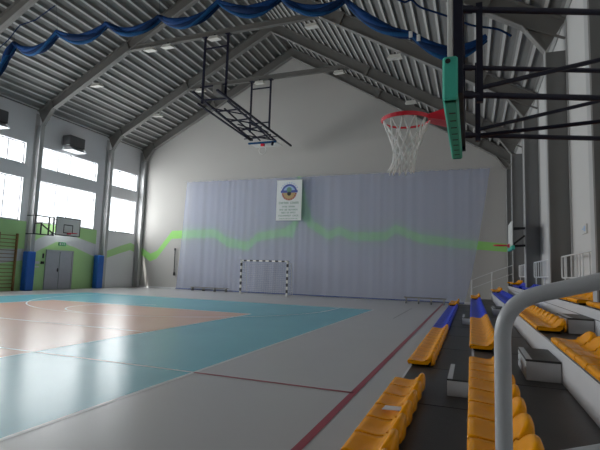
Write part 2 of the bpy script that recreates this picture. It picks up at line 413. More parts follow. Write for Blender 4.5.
for k in range(8):
    a_=R(200+k*20); p=(cc[0]+.45*math.cos(a_),cc[1]+.45*math.sin(a_)); disc(cr,p,0,.04,0,360,1,yb-.003,6)
cr.build('crest',[M['ink_blue'],M['ink_tan'],M['ink_green'],M['ink_red'],M['ink_sky'],M['dark']],bn)
tx=MB()
for z,h,half,words in ((5.55,.13,.66,(6,5)),(5.33,.10,.42,(4,5)),(5.14,.10,.60,(3,2,7)),(4.96,.10,.48,(4,2,5)),(4.78,.09,.66,(9,4)),(4.62,.05,.62,(20,))):
    nchar=sum(words)+len(words)-1; cw=2*half/nchar; k=0
    for wd in words:
        tx=MB()
        for q in range(wd):
            x=cx0=-10.45-half+k*cw
            st=random.choice((0,1,2,3)); g=.75*cw; y=25.384
            def bar(xa,xb,za,zb): tx.quad((xa,y,za),(xb,y,za),(xb,y,zb),(xa,y,zb))
            bar(x,x+g*.28,z,z+h)
            if st in (0,1): bar(x+g*.72,x+g,z,z+h)
            if st in (0,2,3): bar(x+g*.28,x+g*.95,z+h*.8,z+h)
            if st in (1,3): bar(x+g*.28,x+g*.72,z+h*.4,z+h*.58)
            if st==2: bar(x+g*.28,x+g,z,z+h*.18)
            k+=1
        k+=1
        tx.build('lettering',M['ink_green'],bn)

# ------------------------------------------------------------------ handball goal
GY=24.25; gx0,gx1=-12.93,-9.93
gl=thing('handball_goal','handball goal with black and white striped frame before the far net','goal',((gx0+gx1)/2,GY,0))
def striped(name,a,b,n):
    m_=MB(); a=Vector(a); b=Vector(b)
    for k in range(n):
        m_.sqbar(a+(b-a)*(k/n),a+(b-a)*((k+1)/n),.085,k%2)
    m_.build(name,[M['white'],M['black']],gl)
striped('post',(gx0,GY,0),(gx0,GY,2.04),11); striped('post',(gx1,GY,0),(gx1,GY,2.04),11)
striped('crossbar',(gx0-.04,GY,2.0),(gx1+.04,GY,2.0),15)
m_=MB()
for x in (gx0,gx1):
    m_.tube([(x,GY,1.98),(x,GY+.55,1.9),(x,GY+.9,.03),(x,GY,.03)],.018,6)
m_.tube([(gx0,GY+.9,.03),(gx1,GY+.9,.03)],.018,6); m_.build('back_frame',M['rail'],gl)
m_=MB()
for k in range(26):
    x=gx0+k*3/25; m_.tube([(x,GY,1.97),(x,GY+.5,1.85),(x,GY+.88,.04)],.0035,3,caps=False)
for k in range(17):
    v=k/16; m_.tube([(gx0,GY+.5+.38*v,1.85-1.81*v),(gx1,GY+.5+.38*v,1.85-1.81*v)],.0035,3,caps=False)
for x in (gx0,gx1):
    for k in range(8): m_.tube([(x,GY+.06*k,1.97-.015*k),(x,GY+.1*k,.05)],.0035,3,caps=False)
    for k in range(12): m_.tube([(x,GY,.1+k*.16),(x,GY+.85-.35*k/12,.1+k*.155)],.0035,3,caps=False)
m_.build('goal_net',M['goalnet'],gl)

# ------------------------------------------------------------------ benches at the far wall
def bench(label,x0,x1,y,h,nl):
    t=thing('gymnastics_bench',label,'bench',((x0+x1)/2,y,0),'low benches at the far wall')
    MB().bbox((x0,y-.13,h-.04),(x1,y+.13,h),.01).build('seat_board',M['steel'],t)
    for k in range(nl):
        x=x0+.12+(x1-x0-.24)*k/(nl-1)
        MB().box((x-.03,y-.11,0),(x+.03,y-.06,h-.04)).box((x-.03,y+.06,0),(x+.03,y+.11,h-.04)).box((x-.03,y-.11,.02),(x+.03,y+.11,.06)).build('leg',M['web'],t)
    MB().box((x0+.1,y-.02,.1),(x1-.1,y+.02,.14)).build('stretcher',M['web'],t)
bench('long low grey bench near the far end of the front row seats',-3.25,-1.15,23.9,.33,4)
bench('low grey bench standing left of the handball goal',-17.0,-14.3,25.15,.24,4)
po=thing('telescopic_pole','black pole hung upright on far wall left of the net','pole',(-18.85,25.75,.9))
MB().tube([(-18.87,25.8,.98),(-18.89,25.8,2.68)],.035,8).build('shaft',M['dark'],po)
MB().tube([(-18.87,25.8,.9),(-18.87,25.8,1.12)],.065,8).build('end_cap',M['dark'],po)
MB().tube([(-18.89,25.8,2.6),(-18.89,25.8,2.75)],.06,8).build('end_cap',M['dark'],po)

# ------------------------------------------------------------------ left wall equipment
def column_pad(label,y):
    t=thing('column_pad',label,'pad',(-21.7,y,0),'blue column pads')
    MB().bbox((-22.05,y-.24,0.01),(-21.64,y+.24,2.06),.04).build('padding',M['pad'],t)
column_pad('blue protective pad round the column left of the grey door',17.3)
column_pad('blue protective pad round the column right of the grey door',22.1)
# double door
dr=MB(); dy0,dy1,dzt=18.63,20.33,2.16
dr.box((XL+.004,dy0-.07,0),(XL+.07,dy0,dzt+.07)); dr.box((XL+.004,dy1,0),(XL+.07,dy1+.07,dzt+.07)); dr.box((XL+.004,dy0-.07,dzt),(XL+.07,dy1+.07,dzt+.07))
do=struct(dr,'door_1',M['door'])
for a,b in ((dy0,(dy0+dy1)/2-.008),((dy0+dy1)/2+.008,dy1)):
    lf=MB().bbox((XL+.006,a+.005,.01),(XL+.045,b-.005,dzt-.005),.008).build('door_leaf',M['door'],do)
    if a==dy0: MB().box((XL+.045,b-.12,1.0),(XL+.065,b-.05,1.2)).tube([(XL+.065,b-.08,1.1),(XL+.11,b-.08,1.1),(XL+.11,b-.22,1.1)],.014,6).build('door_handle',M['dark'],lf)
MB().box((XL+.004,dy1+.07,0),(XL+.09,dy1+.26,dzt+.05)).build('door_reveal',M['green'],do)
ex=thing('exit_sign','small green exit sign on the wall above the grey double door','sign',(XL,19.55,2.5))
MB().bbox((XL+.01,19.33,2.50),(XL+.07,19.8,2.70),.01).build('sign_box',M['exit'],ex)
sg=MB(); xs=XL+.073
sg.box((xs-.002,19.37,2.54),(xs,19.45,2.66)); sg.add([(xs,19.5,2.6),(xs,19.56,2.655),(xs,19.56,2.545)],[(0,1,2)]); sg.box((xs-.002,19.56,2.585),(xs,19.62,2.615)); sg.box((xs-.002,19.66,2.55),(xs,19.7,2.66))
sg.build('pictogram',M['white'],ex)
ic=thing('wall_intercom','black intercom on green wall left of the grey door','intercom',(XL,18.35,1.4))
MB().bbox((XL+.01,18.28,1.42),(XL+.08,18.46,1.56),.01).build('call_box',M['dark'],ic)
MB().bbox((XL+.01,18.36,1.74),(XL+.06,18.44,2.0),.01).build('handset',M['dark'],ic)
for z,lab in ((1.42,'upper small grey plate on green wall beside the blue pad'),(1.22,'lower small white plate on green wall beside the blue pad')):
    tag(MB().bbox((XL+.01,17.8,z),(XL+.03,18.2,z+(.14 if z>1.3 else .07)),.005).build('wall_plate',M['mural_grey'] if z>1.3 else M['white']),lab,'plate','small plates beside the door')
# wall bars
def wall_bars(label,y0,y1):
    t=thing('wall_bars',label,'wall bars',(XL+.1,(y0+y1)/2,0),'wooden wall bars')
    for y in (y0,y1): MB().bbox((XL+.02,y-.03,0),(XL+.16,y+.03,2.96),.008).build('upright',M['wood'],t)
    for k in range(15):
        z=.18+k*.19; MB().tube([(XL+.11,y0,z),(XL+.11,y1,z)],.018,6).build('rung',M['wood'],t)
wall_bars('wooden wall bars next to the blue pad left of the door',15.75,16.72)
wall_bars('wooden wall bars at the left edge, farther from the blue pad',14.7,15.67)
# fan heaters
def heater(label,y,z):
    t=thing('fan_heater',label,'heater',(XL,y,z),'fan heaters on the left wall')
    MB().bbox((XL+.12,y-.55,z),(XL+.72,y+.55,z+.62),.03).build('casing',M['heater'],t)
    m_=MB()
    for k in range(5):
        m_.add([(XL+.14,y-.55,z-.03-k*.05),(XL+.75+.04*k,y-.55,z-.05-k*.05),(XL+.75+.04*k,y+.55,z-.05-k*.05),(XL+.14,y+.55,z-.03-k*.05)],[(0,1,2,3)])
    m_.build('louvre',M['mural_grey'],t)
    MB().box((XL+.005,y-.5,z+.1),(XL+.12,y-.44,z+.55)).box((XL+.005,y+.44,z+.1),(XL+.12,y+.5,z+.55)).tube([(XL+.4,y+.1,z-.25),(XL+.4,y+.1,z-.45),(XL+.02,y+.1,z-.45)],.02,6).build('bracket',M['rail'],t)
heater('dark fan heater box between the two left columns, above the window',19.45,8.25)
heater('dark fan heater box cut by the left picture edge, above the window',14.65,8.3)

# folded hoop on the left wall
hb=thing('wall_basketball_hoop','white wall basketball backboard above the grey door, red rim','basketball hoop',(-21.4,19.3,3.0))
by0,by1,bz0,bz1=18.48,20.12,3.06,4.05; X0=-21.5
MB().bbox((X0-.03,by0,bz0),(X0,by1,bz1),.006).build('backboard',M['white'],hb)
m_=MB(); my=(by0+by1)/2
for a,b in (((my-.3,bz0+.15),(my+.3,bz0+.15)),((my-.3,bz0+.6),(my+.3,bz0+.6)),((my-.3,bz0+.15),(my-.3,bz0+.6)),((my+.3,bz0+.15),(my+.3,bz0+.6))):
    m_.box((X0+.001,min(a[0],b[0])-.025,min(a[1],b[1])-.025),(X0+.004,max(a[0],b[0])+.025,max(a[1],b[1])+.025))
for a,b in (((by0,bz0),(by1,bz0)),((by0,bz1),(by1,bz1)),((by0,bz0),(by0,bz1)),((by1,bz0),(by1,bz1))):
    m_.box((X0+.001,min(a[0],b[0])-.03,min(a[1],b[1])-.03),(X0+.003,max(a[0],b[0])+.03,max(a[1],b[1])+.03))
m_.build('target_lines',M['black'],hb)
m_=MB(); m_.tube([(X0+.38+.225*math.cos(R(a)),my+.225*math.sin(R(a)),bz0+.13) for a in range(0,360,15)],.018,6,True); m_.box((X0,my-.06,bz0+.07),(X0+.17,my+.06,bz0+.15)); m_.build('rim',M['red'],hb)
m_=MB()
for z in (bz0+.1,bz1-.1):
    for y in (by0+.3,by1-.3): m_.sqbar((X0-.03,y,z),(XL+.01,y,z-.05),.05)
m_.build('support_arm',M['black'],hb)
ff=thing('folding_hoop_frame','dark folded steel hoop frame on wall beside white backboard','frame',(-21.7,17.9,3.0))
fx=-21.55; fy0,fy1,fz0,fz1=17.15,18.42,3.0,3.98
m_=MB()
for a,b in (((fy0,fz0),(fy1,fz0)),((fy0,fz1),(fy1,fz1)),((fy0+.05,fz0),(fy0+.05,fz1)),((fy1-.05,fz0),(fy1-.05,fz1)),((fy1-.35,fz0),(fy1-.35,fz1)),((fy0+.45,fz0),(fy0+.45,fz1-.4)),((fy0+.45,fz1-.42),(fy1-.05,fz0+.1)),((fy0+.1,fz0+.55),(fy0+.5,fz0+.62))):
    m_.sqbar((fx,a[0],a[1]),(fx,b[0],b[1]),.055)
m_.build('tube_frame',M['black'],ff)
m_=MB()
for z in (fz0,fz1): m_.sqbar((fx,fy0+.1,z),(XL+.01,fy0+.1,z),.05)
m_.build('wall_arm',M['black'],ff)

# ------------------------------------------------------------------ fold-up hoop hung from the tie beams
ch=thing('ceiling_basketball_hoop','folded-up dark ceiling basketball frame hung on ladder posts under the roof','basketball hoop',(-11.1,20,9))
def hanger(y,x0,x1,z0a,z0b,zt,rungs):
    m_=MB()
    m_.sqbar((x0,y,z0a),(x0,y,zt),.085); m_.sqbar((x1,y,z0b),(x1,y,zt),.085)
    m_.box((x0-.12,y-.1,zt-.04),(x0+.12,y+.1,zt)); m_.box((x1-.12,y-.1,zt-.04),(x1+.12,y+.1,zt))
    for z in rungs: m_.sqbar((x0,y,z),(x1,y,z),.06)
    m_.build('hanger_post',M['navy'],ch)
hanger(17.35,-11.68,-10.45,9.1,9.3,12.32,(11.75,9.9)); hanger(22.5,-11.83,-10.62,9.3,9.35,12.32,(11.85,9.8))
m_=MB()
xa,xb=-11.7,-10.35
m_.sqbar((xa,16.6,9.37),(xa,22.6,8.85),.09); m_.sqbar((xb,16.45,9.25),(-10.15,24.7,9.0),.09)
m_.sqbar((xa-.1,17.2,9.05),(xa,22.4,8.78),.07); m_.sqbar((xb,17.4,9.1),(xb,22.9,8.8),.07)
m_.build('main_beam',M['navy'],ch)
m_=MB()
for y in (17.35,18.6,19.8,21.0,22.2): 
    v=(y-16.6)/6; m_.sqbar((xa,y,9.37-.52*v-.05),(xb,y,9.25-.3*v),.06)
for y in (18.2,19.4,20.6,21.8):
    v=(y-16.6)/6; s_=1 if int(y*10)%4 else -1
    m_.sqbar((xa if s_>0 else xb,y,9.3-.45*v),(xb if s_>0 else xa,y+1.1,9.22-.45*v),.05)
m_.sqbar((xa+.35,18.8,9.35),(xa+.35,22.9,8.9),.06); m_.sqbar((xb-.35,18.8,9.35),(xb-.35,22.9,8.9),.06)
m_.sqbar((xa+.35,20.2,9.0),(xa+.5,22.9,9.35),.05); m_.sqbar((xb-.35,20.2,9.0),(xb-.5,22.9,9.35),.05)
m_.build('lattice_bar',M['navy'],ch)
MB().bbox((-10.95,17.05,9.35),(-10.5,17.45,9.8),.02).build('winch_box',M['steel'],ch)
bo=MB().bbox((-12.0,22.75,8.72),(-10.3,23.75,8.76),.01).build('backboard',M['board_glass'],ch)
m_=MB(); m_.box((-12.03,22.73,8.68),(-10.27,22.82,8.77)); m_.build('edge_pad',M['net_c'],bo)
m_=MB(); m_.tube([(-11.2+.225*math.cos(R(a)),22.95,8.33+.225*math.sin(R(a))) for a in range(0,360,15)],.02,6,True); m_.build('rim',M['white'],ch)
MB().bbox((-11.3,22.85,8.55),(-11.1,23.05,8.74),.02).build('rim_bracket',M['red'],ch)
MB().tube([(-12.2,22.55,8.95),(-10.1,22.55,8.95)],.03,6).tube([(-10.45,22.7,8.68),(-10.45,22.62,8.5)],.07,8).build('cross_tube',M['navy'],ch)

# ------------------------------------------------------------------ near basketball hoop on its wall frame
nh=thing('basketball_hoop','near basketball hoop with red rim, white net and teal padded backboard','basketball hoop',(0,4.3,2.9))
Yn,Yf_,zb,zt=3.43,5.23,2.855,3.95; XB=-.158
MB().bbox((XB,Yn,zb),(XB+.035,Yf_,zt),.006).build('backboard',M['board_glass'],nh)
pd=MB()
pd.bbox((XB-.035,Yn-.02,zb-.05),(XB+.075,Yf_+.02,zb+.05),.015)
pd.bbox((XB-.035,Yn-.025,zb-.05),(XB+.075,Yn+.05,zb+.29),.015); pd.bbox((XB-.035,Yf_-.05,zb-.05),(XB+.075,Yf_+.025,zb+.29),.015)
pad=pd.build('edge_pad',M['teal'],nh)
for k in range(8):
    y=Yn+.28+k*.19; MB().box((XB+.0,y-.012,zb-.052),(XB+.05,y+.012,zb-.049)).build('pad_slot',M['dark'],pad)
MB().tube([(XB+.005,Yn-.028,zb+.25),(XB+.005,Yn-.02,zb+.25)],.02,10).build('bolt_hole',M['dark'],pad)
m_=MB()
xf=XB+.075
for y in (Yn+.08,Yf_-.08): m_.sqbar((xf,y,zb+.02),(xf,y,zt),.07)
for z in (zb+.09,zt-.05): m_.sqbar((xf,Yn+.08,z),(xf,Yf_-.08,z),.07)
m_.sqbar((xf,(Yn+Yf_)/2-.15,zb+.1),(xf,(Yn+Yf_)/2-.15,zt),.05); m_.sqbar((xf,(Yn+Yf_)/2+.15,zb+.1),(xf,(Yn+Yf_)/2+.15,zt),.05)
m_.build('back_frame',M['navy'],nh)
S=.36
def arm_pt(y0,x,z): return (x,y0+S*(x+.05),z)
Y1,Y2=3.75,4.87; zt2,zb2=3.695,2.965
m_=MB(); xe=2.235
for y0 in (Y1,Y2):
    for z in (zt2,zb2):
        MB().tube([arm_pt(y0,-.07,z),arm_pt(y0,xe,z)],.026,8).tube([arm_pt(y0,-.07,z),arm_pt(y0,.02,z)],.034,8).build('support_arm',M['navy'],nh)
for y0 in (Y1,Y2): MB().sqbar(arm_pt(y0,.075,zb2-.06),arm_pt(y0,.075,zt2+.05),.05).build('upright',M['navy'],nh)
for y0 in (Y1,Y2): MB().tube([arm_pt(y0,.075,zb2+.06),arm_pt(y0,xe,zt2-.05)],.02,8).build('brace',M['navy'],nh)
MB().tube([arm_pt(Y2,.075,zb2),arm_pt(Y1,xe,zb2)],.02,8).build('brace',M['navy'],nh)
MB().box((2.2,4.4,2.9),(2.249,4.75,3.85)).box((2.2,5.5,2.9),(2.249,5.85,3.85)).build('wall_plate',M['navy'],nh)
rc=(-.575,4.28,2.975); rr=.225
m_=MB(); m_.tube([(rc[0]+rr*math.cos(R(a)),rc[1]+rr*math.sin(R(a)),rc[2]) for a in range(0,360,10)],.011,8,True)
# skirt plate and bracket
m_.add([(XB-.04,rc[1]-.11,rc[2]+.05),(XB-.04,rc[1]+.11,rc[2]+.05),(XB-.04,rc[1]+.11,rc[2]-.07),(XB-.04,rc[1]-.11,rc[2]-.07),
        (rc[0]+rr*.93,rc[1]-.09,rc[2]+.012),(rc[0]+rr*.93,rc[1]+.09,rc[2]+.012),(rc[0]+rr*.93,rc[1]+.09,rc[2]-.02),(rc[0]+rr*.93,rc[1]-.09,rc[2]-.02)],
        [(0,1,2,3),(4,7,6,5),(0,4,5,1),(1,5,6,2),(2,6,7,3),(3,7,4,0)])
def band(a0,a1,h0,h1):
    for k in range(12):
        p=R(a0+(a1-a0)*k/12); q=R(a0+(a1-a0)*(k+1)/12)
        P0=[(rc[0]+(rr+.012)*math.cos(t),rc[1]+(rr+.012)*math.sin(t)) for t in (p,q)]
        m_.quad((*P0[0],rc[2]+.01),(*P0[1],rc[2]+.01),(*P0[1],rc[2]-h1),(*P0[0],rc[2]-h0))
band(-165,-20,.03,.03)
m_.build('rim',M['red'],nh)
# knotted net
m_=MB(); NS=12
rows=[(.0,rr-.005),(-.14,.165),(-.235,.125),(-.315,.108),(-.395,.105),(-.50,.118)]
sway=[(0,0),(0,0),(.0,0),(-.005,0),(-.02,0),(-.045,0)]
def npt(i,j):
    dz,r_=rows[j]; a=2*math.pi*(i+.5*(j%2))/NS
    jit=random.Random(i%NS*31+j); r_*=1+jit.uniform(-.06,.06)
    return Vector((rc[0]+sway[j][0]+r_*math.cos(a),rc[1]+r_*math.sin(a),rc[2]+dz-.01+jit.uniform(-.012,.012)*(j>0)))
for j in range(len(rows)-1):
    for i in range(NS):
        a=npt(i,j)
        for s_ in ((0,-1) if j%2==0 else (0,1)):
            b=npt((i+s_)%NS,j+1)
            m_.tube([a,(a+b)/2+Vector((0,0,-.006)),b],.0075,5,caps=False)
    for i in range(NS): 
        p=npt(i,j+1); m_.tube([p+Vector((0,0,.01)),p-Vector((0,0,.01))],.0065,5)
m_.build('net',M['cord'],nh)

# small practice hoop on the right-hand column
sh=thing('practice_hoop','small practice hoop with teal pad on a right-hand column, far stands','basketball hoop',(1.5,17.2,2.5))
MB().bbox((1.27,16.45,2.48),(1.31,17.95,3.38),.006).build('backboard',M['white'],sh)
MB().bbox((1.25,16.42,2.42),(1.36,17.98,2.56),.02).build('edge_pad',M['teal'],sh)
m_=MB()
for z in (2.58,3.18):
    for y in (17.0,17.5): m_.sqbar((1.31,y,z),(1.752,17.35+(y-17.25)*.3,z+.03),.06)
m_.sqbar((1.34,17.0,2.57),(1.34,17.0,3.36),.06); m_.sqbar((1.34,17.5,2.57),(1.34,17.5,3.36),.06); m_.sqbar((1.35,17.25,2.62),(1.74,17.3,2.95),.06)
m_.build('support_arm',M['black'],sh)
m_=MB(); m_.tube([(.97+.225*math.cos(R(a)),17.25+.225*math.sin(R(a)),2.6) for a in range(0,360,15)],.02,6,True); m_.add([(1.25,17.12,2.66),(1.25,17.38,2.66),(1.25,17.38,2.53),(1.25,17.12,2.53),(1.15,17.2,2.61),(1.15,17.3,2.61),(1.15,17.3,2.58),(1.15,17.2,2.58)],[(0,1,2,3),(4,7,6,5),(0,4,5,1),(1,5,6,2),(2,6,7,3),(3,7,4,0)])
m_.build('rim',M['red'],sh)

# ------------------------------------------------------------------ bundled divider curtain
cu=thing('divider_curtain','royal blue dividing net bundled up in swags below the roof','curtain',(RX,12.7,10))
CP=[(-18.01,10.67),(-15.57,10.76),(-12.99,10.7),(-10.55,10.52),(-8.09,10.61),(-5.75,10.35),(-3.59,9.86)]
def smooth(pts,n=6):
    out=[]
    for i in range(len(pts)-1):
        p0=pts[max(i-1,0)];p1=pts[i];p2=pts[i+1];p3=pts[min(i+2,len(pts)-1)]
        for k in range(n):
            t=k/n
            out.append(tuple(.5*((2*b)+(-a+c)*t+(2*a-5*b+4*c-d_)*t*t+(-a+3*b-3*c+d_)*t**3) for a,b,c,d_ in zip(p0,p1,p2,p3)))
    out.append(tuple(pts[-1])); return out

PK=[((-21.4,8.9),(-20.2,8.75),(-18.92,9.42)),((-18.92,9.42),(-18.45,10.1),(-18.01,10.67)),((-18.01,10.67),(-16.7,10.2),(-15.57,10.76)),((-15.57,10.76),(-14.25,10.32),(-12.99,10.7)),((-12.99,10.7),(-11.8,10.16),(-10.55,10.52)),
    ((-10.55,10.52),(-9.35,10.13),(-8.09,10.61)),((-8.09,10.61),(-6.9,10.1),(-5.75,10.35)),((-5.75,10.35),(-4.6,9.68),(-3.59,9.86)),((-3.59,9.86),(-2.75,8.88),(-1.56,8.38)),((-1.56,8.38),(-.6,7.7),(.42,7.98))]
sp=[]
for a_,t_,b_ in PK:
    for k in range(12):
        u=k/12; cz=2*t_[1]-.5*(a_[1]+b_[1])
        sp.append((a_[0]+(b_[0]-a_[0])*u,(1-u)**2*a_[1]+2*u*(1-u)*cz+u*u*b_[1]))
sp.append(PK[-1][2])
m_=MB()
for q,(mi,dr_,dz,ph) in enumerate(((0,.09,.05,0),(1,.10,-.02,1.3),(0,.08,.10,2.4),(2,.07,-.12,3.6),(1,.07,-.08,4.4),(0,.09,.0,5.2))):
    path=[];rad=[]
    for i,(x,z) in enumerate(sp):
        u=(i%12)/12; sag=math.sin(math.pi*u)
        path.append((x,12.7+.09*math.cos(ph+.35*i),z+dz*(.35+.65*sag)+.02*math.sin(ph+.5*i)))
        rad.append(dr_*(.72+.35*sag))
    m_.tube(path,rad,8,False,mi)
m_.build('net_bundle',[M['net_a'],M['net_b'],M['net_c']],cu)
m_=MB(); m_.tube([(x,12.46,z) for x,z in ((-19.2,9.95),(-18.54,10.5),(-18.1,10.74),(-17.63,11.18),(-17.47,11.29),(-16.62,11.36),(-15.57,11.8))],.022,5); m_.build('hanging_cord',M['net_b'],cu)
m_=MB(); m_.tube([(x,12.5,z) for x,z in smooth([(-2.04,9.49),(-1.75,9.31),(-1.55,9.33),(-1.32,9.08),(-.91,8.85),(-.51,8.63),(-.12,8.39),(.14,8.26),(.52,8.14),(.76,8.04),(1.03,7.83)],4)],.03,5); m_.build('hanging_cord',M['net_b'],cu)
for i,(x,z) in enumerate(CP):
    if True:
        up=min(deck_z(x)-.05, 12.33 if -16<x<-5.8 else 99)
        MB().tube([(x,12.7,z),(x,12.42,up)],.004,5).build('hanging_cord',M['net_b'],cu)
for x,z in ((-1.62,8.22),(-1.4,8.08)): MB().bbox((x,12.48,z),(x+.1,12.54,z+.18),.01).build('clip',M['white'],cu)

# ------------------------------------------------------------------ stepped stand
XT=[-.92,-.03,.85,1.57]; ZD=[.115,.425,.745,1.10]; TIERN=['front','second','third','fourth']
YT0,YT1=-.6,23.5
for t in range(4):
    x0=XT[t]+.03; x1=(XT[t+1]+.03 if t<3 else XR-.002); z0=ZD[t-1] if t else 0
    tr=thing('stand_tier','%s step of the stand, pale grey fascia under %s row of seats with dark deck'%(TIERN[t],TIERN[t]),'stand',(x0,11,0),'steps of the seating stand')
    m_=MB(); m_.box((x0,YT0,z0+.001),(x0+.03,YT1,ZD[t])); 
    m_.build('fascia',M['fascia'],tr)
    if t: 
        MB().box((x0-.004,YT0,z0+(ZD[t]-z0)*.60),(x0,YT1,z0+(ZD[t]-z0)*.60+.008)).build('seam',M['dark'],tr) if t==3 else None
    m_=MB()
    cols=[]
    if t==3:
        # deck notched round the hall columns
        ys=[YT0]+[q for y,_ in FRAMES if y<YT1 for q in (y-.14,y+.14)]+[YT1]
        m_.box((x0+.03,YT0,ZD[t]-.05),(1.74,YT1,ZD[t]))
        for a,b in zip(ys[::2],ys[1::2]): m_.box((1.74,a,ZD[t]-.05),(x1,b,ZD[t]))
    else: m_.box((x0+.03,YT0,ZD[t]-.05),(x1-.002,YT1,ZD[t]))
    k=1.2
    while k<YT1-.5:
        if t<3: m_.box((x0+.35,k,ZD[t]),(x1-.002,k+.02,ZD[t]+.004))
        k+=2.0
    m_.build('deck',M['rubber'],tr)

# step boxes
def step_box(label,x0,x1,y0,y1,z0,z1,nose=True):
    z0={.14:.115,.46:.425,.78:.745}[z0]
    t=thing('step_box',label,'step',((x0+x1)/2,(y0+y1)/2,z0),'aisle step boxes')
    h=z1-z0
    m_=MB()
    for a,b in ((.0,.30),(.34,.64),(.68,.90)): m_.bbox((x0,y0,z0+h*a+.001),(x1-.002,y1,z0+h*b),.006)
    m_.box((x0+.012,y0+.012,z0+.001),(x1-.012,y1-.012,z0+h*.92))
    m_.box((x0+.004,y0-.002,z0+.004),(x1-.004,y0+.001,z0+h*.9))
    m_.build('body',M['rail'],t)
    MB().bbox((x0-.004,y0-.008,z0+h*.9),(x1-.002,y1,z1),.005).build('tread',M['rubber'],t)
    if nose: MB().box((x0+.005,y0+.0,z1),(x0+.06,y1-.01,z1+.004)).build('nosing',M['rail'],t)
step_box('grey step box on the front deck beside the aisle gap of the second row',-.27,-.005,5.68,6.62,.14,.31)
step_box('large grey step box in front of the third row fascia, dark tread on top',.54,.875,5.48,6.35,.46,.645)
step_box('grey step box with dark tread below the fourth row, right of the third row seats',1.275,1.595,7.4,8.3,.78,.96)
step_box('small far grey step box on the front deck beside the blue second row seats',-.25,-.005,14.0,15.1,.14,.31)
step_box('small far grey step box below the blue third row seats',.58,.875,14.0,15.1,.46,.62)

# seats
SW=.43
def seat_mesh(wd=SW-.020,dp=.385):
    """one-piece moulded seat: rounded front lip, dished pan, low back lip"""
    prof=[(.012,-.055),(.0,-.035),(.0,-.012),(.014,.004),(.05,.006),(.12,-.008),(.20,-.016),(.255,-.008),(.29,.022),(.315,.062),(.333,.094),(.350,.112),(.372,.118),(.392,.108),(.402,.080),(.406,.02),(.402,-.055)]
    NV=10; vs=[];fs=[]
    for i,(x,z) in enumerate(prof):
        for j in range(NV+1):
            v=2*j/NV-1
            zz=z
            k=max(0,(x-.27)/.08)            # lip: rounded outline
            drop=(abs(v)**3)*.085*min(1,k)
            if x>.3: zz=z-(drop if z>.05 else (.4*drop if x<.39 else 0))
            if .05<x<.3: zz+= .012*v*v - .004
            xx=x*dp/.392 + (-.05*abs(v)**3*min(1,k) if x>.27 else 0)
            edge=1-.02*(1 if abs(v)>.99 else 0)
            vs.append((xx,v*wd/2*edge,zz))
    n=len(prof)
    for i in range(n-1):
        for j in range(NV): fs.append((i*(NV+1)+j,(i+1)*(NV+1)+j,(i+1)*(NV+1)+j+1,i*(NV+1)+j+1))
    N=len(vs)
    # underside shell
    for (x,y,z) in list(vs): vs.append((x+(.012 if x<.02 else (-.006 if x>.38 else (.010 if x>.3 else 0))),y*.97,z-(.014 if x<.32 else .004)))
    for i in range(n-1):
        for j in range(NV): fs.append(tuple(q+N for q in (i*(NV+1)+j,i*(NV+1)+j+1,(i+1)*(NV+1)+j+1,(i+1)*(NV+1)+j)))
    M1=NV+1
    for i in range(n-1):
        for j in (0,NV):
            a,b=i*M1+j,(i+1)*M1+j; fs.append((a,a+N,b+N,b) if j==0 else (a,b,b+N,a+N))
    for i in (0,n-1):
        for j in range(NV):
            a,b=i*M1+j,i*M1+j+1; fs.append((a,b,b+N,a+N))
    # side skirts
    for sgn in (-1,1):
        o=len(vs); y=sgn*wd/2*.985
        for x in (.02,.12,.22,.30,.36): vs.append((x,y,-.012 if x<.3 else (.012 if x<.33 else .06)))
        for x in (.02,.12,.22,.30,.36): vs.append((x,y*.97,-.055 if x<.3 else (-.05 if x<.33 else .02)))
        for k in range(4): fs.append((o+k,o+k+1,o+k+6,o+k+5))
    mb=MB(); mb.add(vs,fs,0,True); return mb
def seat_proto(mname):
    o=seat_mesh().build('stadium_seat',M[mname])
    MB().box((.05,-.10,-.0895),(.09,.10,-.02)).box((.27,-.10,-.0895),(.31,.10,-.02)).box((.05,-.04,-.0895),(.31,.04,-.07)).build('bracket',M['black'],o)
    return o
P_or=seat_proto('orange'); P_bl=seat_proto('blueseat'); used={}
def put_seat(x,y,z,colour,label,group,lift=0.):
    p=P_or if colour=='o' else P_bl
    if colour not in used: used[colour]=1; o=p
    else: o=copy_tree(p)
    o.location=(x,y,z+lift); tag(o,label,'seat',group)
    if lift:
        for c in o.children: c.scale=(1,1,1+lift/.0895)
    return o
ZS=[.205,.515,.835,1.19]
COLN={'o':'orange','b':'royal blue'}
def run(t,ya,yb,colour,desc,direction,base):
    """a run of seats from ya towards yb"""
    n=int(abs(yb-ya)/SW+1e-6); s_=1 if yb>ya else -1; q=0
    for k in range(n):
        y=ya+s_*SW*(k+.5)
        if t==3 and any(abs(y-fy)<.14+SW/2 for fy,_ in FRAMES): continue
        put_seat(XT[t],y,ZS[t],colour,'%s seat, %s, %s %s'%(COLN[colour],desc,ORD[q],direction),base,.09 if 'far end' in desc else 0.); q+=1
    return n
run(0,5.95,2.1,'o','front row near block','from the aisle gap','front row seats')
run(1,6.12,1.9,'o','second row near block','from the aisle gap','second row seats')
run(2,5.98,3.2,'o','third row near block','from the aisle gap','third row seats')
FAR=[(7.2,12.0,20.6),(7.15,12.1,21.2),(7.2,12.15,21.2),(8.35,12.1,20.6)]
